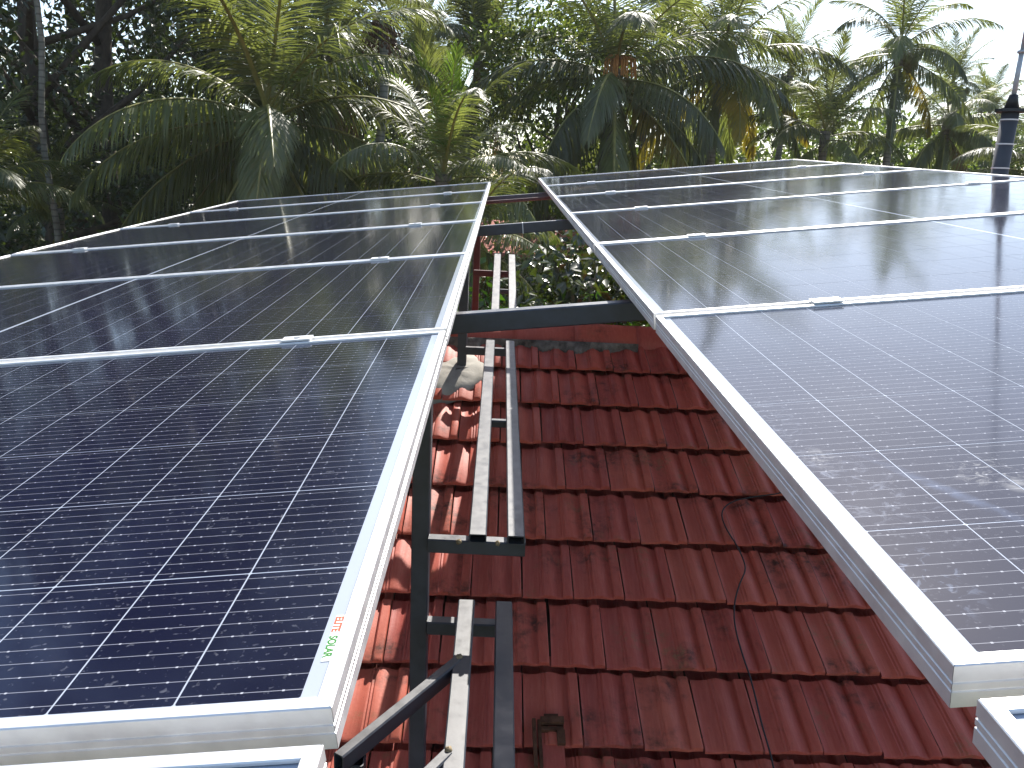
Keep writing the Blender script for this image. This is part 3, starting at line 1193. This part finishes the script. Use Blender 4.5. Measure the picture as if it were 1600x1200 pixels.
FULL = (2, 3, 4, 4, 4, 4, 3, 2)
palm('large coconut palm with wide drooping fronds behind the left array', at(418, 172, 13.5), 3.6, (1, 3, 3, 4, 4, 5, 5, 5), 1, (.3, .2), 1, 1, 1, 2, .17, .4)
palm('young coconut palm with bright green upright spear fronds, low behind the left array', at(693, 272, 13.0), 2.45, (1, 2, 3, 4, 3, 2, 0, 0), 2, (0, 0), 5, 0, 0, 0, .16, 1.2)
palm('coconut palm with orange flower stalk above the gap between the arrays', at(962, 108, 17.5), 3.8, (1, 2, 3, 3, 4, 4, 4, 3), 3, (.4, .3), 0, 1, 0, 2, .16, 2.2, -1.4)
palm('coconut palm with yellow lower fronds behind the right array', at(1130, 85, 19.5), 3.6, (1, 2, 3, 3, 3, 3, 3, 2), 4, (.2, .2), 0, 4, 0, 2, .16, .9, -1.8)
palm('coconut palm standing free against the sky with bare slender trunk', at(1408, 68, 20.0), 2.55, (1, 2, 3, 3, 3, 3, 2, 2), 5, (-.1, .2), 0, 2, 0, 2, .13, 3.0)
palm('dark upright coconut palm far behind the young palm', at(748, 96, 22.0), 3.7, (4, 5, 5, 4, 3, 2, 1, 1), 6, (.3, .1), 0, 0, 1, 1, .16, 1.7)
palm('coconut palm half hidden behind the large left palm', at(508, 60, 19.0), 3.5, (2, 3, 4, 4, 4, 4, 3, 2), 7, (-.2, .1), 0, 0, 5, 1, .16, 5.0)
palm('small pale coconut palm low between the free-standing palm and the yellow one', at(1290, 205, 19.0), 2.3, (2, 3, 3, 3, 3, 2, 1, 0), 8, (0, 0), 2, 0, 0, 0, .14, .2)
palm('far coconut palm whose crown tops the skyline left of the free-standing palm', at(1236, 108, 29.0), 2.3, (2, 3, 4, 4, 3, 3, 2, 1), 9, (.2, 0), 0, 0, 0, 1, .15, .7)
palm('far coconut palm peeking out behind the free-standing palm, right of it', at(1490, 128, 30.0), 1.9, (2, 3, 4, 4, 3, 3, 2, 1), 10, (0, 0), 0, 0, 0, 1, .15, 2.7)
palm('coconut palm with dark hanging fronds left of the mast', at(1482, 182, 21.0), 2.3, (0, 1, 2, 3, 4, 4, 4, 4), 11, (0, 0), 0, 0, 1, 1, .15, 1.1)
palm('far coconut palm just above the mast cap', at(1545, 182, 33.0), 2.2, (2, 3, 4, 4, 3, 3, 2, 1), 12, (0, 0), 1, 0, 0, 1, .15, 4.4)
palm('low bright coconut palm at the right picture edge', at(1632, 262, 15.0), 2.0, (1, 3, 3, 3, 3, 2, 0, 0), 13, (0, 0), 3, 0, 0, 0, .14, 3.3)
palm('pale coconut palm at the top between areca trunk and dark palm', at(655, 110, 27.0), 3.4, (3, 4, 4, 4, 4, 3, 2, 1), 14, (0, .3), 2, 0, 0, 1, .15, 2.0)
palm('coconut palm at the top edge right of the flowering one', at(1062, 40, 30.0), 3.6, (2, 3, 4, 4, 3, 3, 2, 1), 15, (0, .2), 0, 0, 0, 1, .15, .5)
palm('low coconut palm with small fronds in the dark left wood', at(92, 325, 15.0), 1.5, (2, 3, 3, 2, 2, 0, 0, 0), 16, (0, 0), 1, 2, 0, 0, .10, 1.5)
palm('low palm behind the gap whose fronds hang near the far rails', at(738, 350, 11.5), 1.8, (0, 0, 1, 2, 3, 2, 2, 1), 17, (.0, 0), 0, 0, 2, 0, .15, 2.9)
palm('palm at the left picture edge in front of the dark wood', at(-40, 290, 12.0), 2.0, (1, 2, 3, 3, 3, 2, 0, 0), 18, (0, 0), 1, 0, 0, 0, .13, 2.9)


# slender areca palms
def areca(label, top, size, seed, with_seed, tr=1.0):
    r = random.Random(seed)
    top = Vector(top)
    foot = Vector((top.x, top.y, 0))
    root = empty('areca_palm', foot)
    tag(root, label, 'palm tree', 'areca palms')
    H = top.z
    b = MB()
    b.tube([(.05 * math.sin(i), .04 * math.cos(i * 1.3), H * i / 16) for i in range(17)], [tr * (.105 - .025 * i / 16) for i in range(17)], 10)
    b.build('trunk', M_ATRUNK, root, smooth=True)
    for k in range(7):
        o = obj('frond', r.choice(FR[min(7, 1 + k % 4)]), root, (0, 0, H + .5))
        q = size / 4
        o.scale = (q, q, q)
        o.rotation_euler = (0, 0, k * 2.4 + r.uniform(-.3, .3))
    if with_seed:
        b = MB()
        for i in range(90):
            a, e = r.uniform(0, 6.28), r.uniform(-.9, .2)
            d = Vector((math.cos(a) * .42, math.sin(a) * .42, -.10 + e * .5)) * r.uniform(.4, 1)
            b.tube([Vector((0, 0, -.05)), d * .6 + Vector((0, 0, .06)), d + Vector((0, 0, -.22))], [.014, .011, .008], 4)
            vs = [d + Vector((0, 0, -.22)) + Vector((x, y, z)) * .035 for x, y, z in ((1, 0, 0), (0, 1, 0), (-1, 0, 0), (0, -1, 0), (0, 0, 1), (0, 0, -1))]
            b.add(vs, [(0, 1, 4), (1, 2, 4), (2, 3, 4), (3, 0, 4), (1, 0, 5), (2, 1, 5), (3, 2, 5), (0, 3, 5)])
        b.build('seed_cluster', M_SEED, root, (0, 0, H))
    return root


areca('slender ringed areca palm trunk with dry brown seed cluster at its top', at(597, 30, 15.5), 2.0, 31, True)
areca('thin pale areca trunk in the dark wood at the left', at(47, -60, 12.5), 2.2, 32, False, .55)


# broad-leaved trees
def leaf_cloud(seed, clumps, per, size, mat, name='crown', flat=.5, spread=1.0):
    """clumps: list of (centre, radius); leaf-sized folded blades spread through each"""
    r = np.random.default_rng(seed)
    V, Fc = [], []
    allv = []
    cnt = 0
    for (c, rad) in clumps:
        n = max(8, int(per * rad * rad))
        d = r.normal(size=(n, 3))
        d /= np.linalg.norm(d, axis=1)[:, None]
        rr = rad * r.uniform(.25, 1.0, n) ** .6
        pos = np.array(c) + d * rr[:, None] * np.array([1, 1, .75])
        ax = r.normal(size=(n, 3)) + d * .8 + np.array([0, 0, -.35])
        ax /= np.linalg.norm(ax, axis=1)[:, None]
        nm = r.normal(size=(n, 3)) * flat + np.array([0, 0, 1.0]) + d * .3
        sd = np.cross(nm, ax)
        sd /= np.linalg.norm(sd, axis=1)[:, None] + 1e-9
        nm = np.cross(ax, sd)
        l = size * r.uniform(.6, 1.3, n)[:, None]
        w = l * .26
        a = pos
        tip = pos + ax * l - nm * l * .12
        m1 = pos + ax * l * .5 + sd * w + nm * l * .05
        m2 = pos + ax * l * .5 - sd * w + nm * l * .05
        allv.append(np.stack([a, m1, tip, m2], 1).reshape(-1, 3))
        cnt += n
    V = np.concatenate(allv)
    me = bpy.data.meshes.new(name)
    me.vertices.add(len(V))
    me.vertices.foreach_set('co', V.ravel())
    idx = np.arange(cnt)[:, None] * 4
    tri = np.concatenate([idx + np.array([[0, 1, 2]]), idx + np.array([[0, 2, 3]])], 1).reshape(-1)
    me.loops.add(len(tri))
    me.loops.foreach_set('vertex_index', tri)
    me.polygons.add(cnt * 2)
    me.polygons.foreach_set('loop_start', np.arange(cnt * 2) * 3)
    me.update(calc_edges=True)
    me.validate()
    me.materials.append(mat)
    return me


def tree_data(seed, h, crown_r, crown_z0, nclump, per, leaf, mat, clump_r=(.5, 1.0)):
    r = random.Random(seed)
    clumps, ends = [], []
    for i in range(nclump):
        t = r.random()
        z = crown_z0 + (h - crown_z0) * t
        prof = math.sin(math.pi * (.12 + .80 * t)) ** .7
        a = r.uniform(0, 2 * math.pi)
        rad = crown_r * prof * math.sqrt(r.uniform(.15, 1))
        c = (math.cos(a) * rad, math.sin(a) * rad, z)
        clumps.append((c, r.uniform(*clump_r)))
        ends.append(c)
    return clumps, ends


def tree_trunk(seed, h, r0, ends, nlimb, mat):
    r = random.Random(seed)
    b = MB()
    hh = h * .8
    tp = [Vector((.12 * math.sin(i * .9 + seed), .12 * math.cos(i * .7 + seed), hh * i / 10)) for i in range(11)]
    tp[0] = Vector((0, 0, 0))
    b.tube(tp, [r0 * (1.25 if i == 0 else 1) * (1 - .8 * i / 10) + .02 for i in range(11)], 10)
    for e in r.sample(ends, min(nlimb, len(ends))):
        e = Vector(e)
        z0 = max(1.0, min(e.z - .6, hh * .95) * r.uniform(.6, .95))
        f = z0 / hh * 10
        i = min(9, int(f))
        s = tp[i].lerp(tp[i + 1], f - i)
        mid = s.lerp(e, .5) + Vector((0, 0, -.15 + r.uniform(-.2, .2)))
        rr = r0 * (1 - .8 * z0 / hh) * .5 + .015
        b.tube([s, mid, e], [rr, rr * .65, .012], 6)
    return mesh('trunk', b.v, b.f, mat, smooth=True)


def broad_tree(label, foot, h, crown_r, z0, seed, nclump, per, leaf, mleaf, mbark, r0=.16, clump_r=(.5, 1.0), name='broadleaf_tree', cat='tree', grp='broad-leaved trees behind the panels', nlimb=16):
    foot = Vector((foot[0], foot[1], 0))
    root = empty(name, foot)
    tag(root, label, cat, grp)
    cl, ends = tree_data(seed, h, crown_r, z0, nclump, per, leaf, mleaf, clump_r)
    obj('trunk', tree_trunk(seed, h, r0, ends, nlimb, mbark), root)
    obj('crown', leaf_cloud(seed, cl, per, leaf, mleaf), root)
    return root


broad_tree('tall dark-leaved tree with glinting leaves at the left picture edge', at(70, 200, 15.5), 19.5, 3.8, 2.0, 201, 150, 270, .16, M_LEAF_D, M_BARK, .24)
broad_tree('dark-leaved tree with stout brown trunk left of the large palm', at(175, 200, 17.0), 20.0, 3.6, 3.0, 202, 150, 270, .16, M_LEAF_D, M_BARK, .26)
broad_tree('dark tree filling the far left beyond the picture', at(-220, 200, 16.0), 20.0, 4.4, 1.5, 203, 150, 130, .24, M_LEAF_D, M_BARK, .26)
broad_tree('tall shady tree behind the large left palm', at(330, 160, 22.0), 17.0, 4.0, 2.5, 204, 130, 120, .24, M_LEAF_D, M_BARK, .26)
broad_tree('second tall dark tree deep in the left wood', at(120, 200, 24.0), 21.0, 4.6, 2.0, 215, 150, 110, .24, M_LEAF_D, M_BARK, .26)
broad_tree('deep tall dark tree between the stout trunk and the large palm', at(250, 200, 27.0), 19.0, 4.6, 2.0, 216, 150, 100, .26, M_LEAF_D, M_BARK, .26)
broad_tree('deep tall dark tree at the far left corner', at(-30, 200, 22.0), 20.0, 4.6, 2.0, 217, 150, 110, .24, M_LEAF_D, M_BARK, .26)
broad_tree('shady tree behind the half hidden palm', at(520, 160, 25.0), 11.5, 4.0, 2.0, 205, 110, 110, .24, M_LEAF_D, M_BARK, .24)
broad_tree('round green broad-leaved tree between the young palm and the flowering palm', at(870, 120, 19.5), 10.4, 2.7, 2.5, 206, 100, 240, .15, M_LEAF_M, M_BARK, .18)
broad_tree('green tree far behind the young palm', at(700, 160, 30.0), 10.3, 4.2, 1.5, 207, 90, 90, .26, M_LEAF_M, M_BARK, .22)
broad_tree('broad tree behind the flowering palm', at(1010, 120, 26.0), 11.5, 4.0, 1.5, 208, 100, 90, .26, M_LEAF_M, M_BARK, .22)
broad_tree('green tree behind the palm with yellow fronds', at(1180, 160, 30.0), 9.4, 4.0, 1.5, 209, 90, 80, .28, M_LEAF_M, M_BARK, .22)
broad_tree('low tree behind the small pale palm', at(1330, 220, 34.0), 10.0, 4.6, .6, 210, 120, 90, .28, M_LEAF_M, M_BARK, .2)
broad_tree('low tree behind the palm with dark hanging fronds', at(1500, 220, 32.0), 9.2, 4.6, .6, 211, 120, 90, .28, M_LEAF_M, M_BARK, .2)
broad_tree('low tree behind the trunk of the free-standing palm', at(1415, 220, 37.0), 9.6, 4.6, .6, 218, 120, 90, .28, M_LEAF_M, M_BARK, .2)
broad_tree('low tree far back below the skyline palm', at(1250, 220, 38.0), 10.6, 4.6, .6, 219, 120, 90, .28, M_LEAF_M, M_BARK, .2)
broad_tree('low tree right of the mast', at(1660, 200, 26.0), 8.4, 4.0, .6, 212, 100, 90, .26, M_LEAF_M, M_BARK, .2)
broad_tree('slim tree with pale forked trunk seen through the gap under the right array', at(905, 400, 9.1), 5.4, .6, 4.6, 213, 8, 200, .15, M_LEAF_D, M_BARKP, .11)
broad_tree('slim dark tree right beside the forked trunk under the right array', at(936, 400, 9.4), 5.4, .6, 4.6, 214, 8, 200, .15, M_LEAF_D, M_BARK, .12)


# shrubs of the garden seen through the gap and along the wood's edge
def shrub(label, foot, h, rad, seed, mat, leaf=.22, per=210, nclump=16):
    return broad_tree(label, foot, h, rad, .5, seed, nclump, per, leaf, mat, M_BARK, .06, (.35, .65), 'garden_shrub', 'shrub', 'garden shrubs behind the house', 8)


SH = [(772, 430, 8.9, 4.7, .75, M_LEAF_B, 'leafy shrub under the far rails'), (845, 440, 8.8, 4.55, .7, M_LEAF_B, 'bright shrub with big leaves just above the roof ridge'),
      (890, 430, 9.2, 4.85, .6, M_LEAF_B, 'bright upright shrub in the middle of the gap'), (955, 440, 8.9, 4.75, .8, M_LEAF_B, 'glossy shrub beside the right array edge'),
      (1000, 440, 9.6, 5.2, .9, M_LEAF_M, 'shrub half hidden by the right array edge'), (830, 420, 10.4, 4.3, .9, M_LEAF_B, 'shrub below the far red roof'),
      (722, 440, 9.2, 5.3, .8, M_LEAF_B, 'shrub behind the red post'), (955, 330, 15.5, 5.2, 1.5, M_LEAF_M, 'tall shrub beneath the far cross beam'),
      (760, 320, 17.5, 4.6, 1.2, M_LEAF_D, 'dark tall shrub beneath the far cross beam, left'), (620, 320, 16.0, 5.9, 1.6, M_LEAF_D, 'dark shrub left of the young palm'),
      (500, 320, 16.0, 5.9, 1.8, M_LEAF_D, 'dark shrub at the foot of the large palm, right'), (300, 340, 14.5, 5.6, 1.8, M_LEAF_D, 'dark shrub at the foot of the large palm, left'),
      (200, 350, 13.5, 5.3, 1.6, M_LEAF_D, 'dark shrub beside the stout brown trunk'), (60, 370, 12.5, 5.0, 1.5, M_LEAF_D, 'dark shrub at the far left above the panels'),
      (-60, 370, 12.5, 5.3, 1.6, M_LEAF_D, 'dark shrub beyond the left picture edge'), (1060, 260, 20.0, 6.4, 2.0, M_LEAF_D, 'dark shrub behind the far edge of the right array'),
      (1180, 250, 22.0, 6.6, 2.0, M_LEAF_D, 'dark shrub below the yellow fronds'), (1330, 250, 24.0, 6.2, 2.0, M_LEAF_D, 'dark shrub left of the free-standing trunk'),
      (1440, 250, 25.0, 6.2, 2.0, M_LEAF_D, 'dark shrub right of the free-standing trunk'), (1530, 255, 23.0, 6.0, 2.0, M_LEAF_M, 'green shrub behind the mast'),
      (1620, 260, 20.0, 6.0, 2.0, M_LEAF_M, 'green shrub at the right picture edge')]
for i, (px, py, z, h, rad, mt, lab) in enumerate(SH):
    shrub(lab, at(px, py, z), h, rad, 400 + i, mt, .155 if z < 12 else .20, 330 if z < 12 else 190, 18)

# the wood that closes the view all round
clumps = []
r = random.Random(91)
for i in range(700):
    a = math.radians(r.uniform(-58, 58))
    d = r.uniform(36, 58)
    hmax = 8.5 if a < .25 else 6.9
    clumps.append(((math.sin(a) * d, math.cos(a) * d, r.uniform(.5, hmax)), r.uniform(1.6, 2.8)))
o = obj('far_wood', leaf_cloud(91, clumps, 40, .5, M_LEAF_M, 'far_wood'))
tag(o, 'far green wood closing the view behind the palms', 'wood', None, 'stuff')

# ------------------------------------------------------------------ neighbour's house far behind the gap
fh = at(850, 400, 21.0)
fbase = Vector((fh.x, fh.y, 0))
farh = empty('neighbour_house', fbase)
tag(farh, 'distant house with faded red roof seen through the gap', 'house')
rz = at(850, 366, 21.0).z
ez = at(850, 392, 21.0).z
b = MB()
b.box((0, 1.6, ez / 2 - .05), (3.6, 3.0, ez - .1))
b.build('wall', M_WALL, farh)
b = MB()
for sgn in (-1, 1):
    vs = []
    for dz in (0, -.08):
        for x in (-2.3, 2.3):
            for yy, zz in ((0, rz + .25), (2.2, ez - .05)):
                vs.append((x, 1.6 + sgn * yy, zz + dz))
    b.add(vs, [(0, 1, 3, 2), (4, 6, 7, 5), (0, 4, 5, 1), (2, 3, 7, 6), (1, 5, 7, 3), (0, 2, 6, 4)])
b.build('roof', M_FROOF, farh)
for x in (-.9, .9):
    b = MB()
    b.box((x, .095, ez - 1.2), (.8, .05, 1.0))
    wnd = b.build('window', simple('dark_shutter', (.10, .05, .03), .6), farh)

# ------------------------------------------------------------------ humid air
hz = bpy.data.materials.new('humid_air')
hz.use_nodes = True
hn = hz.node_tree
hn.nodes.remove(hn.nodes['Principled BSDF'])
pv = hn.nodes.new('ShaderNodeVolumePrincipled')
pv.inputs['Color'].default_value = (.93, .96, 1, 1)
pv.inputs['Density'].default_value = .0005
pv.inputs['Anisotropy'].default_value = .2
hn.links.new(pv.outputs[0], hn.nodes['Material Output'].inputs['Volume'])
b = MB()
b.box((0, 0, 14.0), (2 * R_ + 20, 2 * R_ + 20, 32.0))
tag(b.build('haze', hz), 'thin humid haze between the palms', 'haze', None, 'stuff')
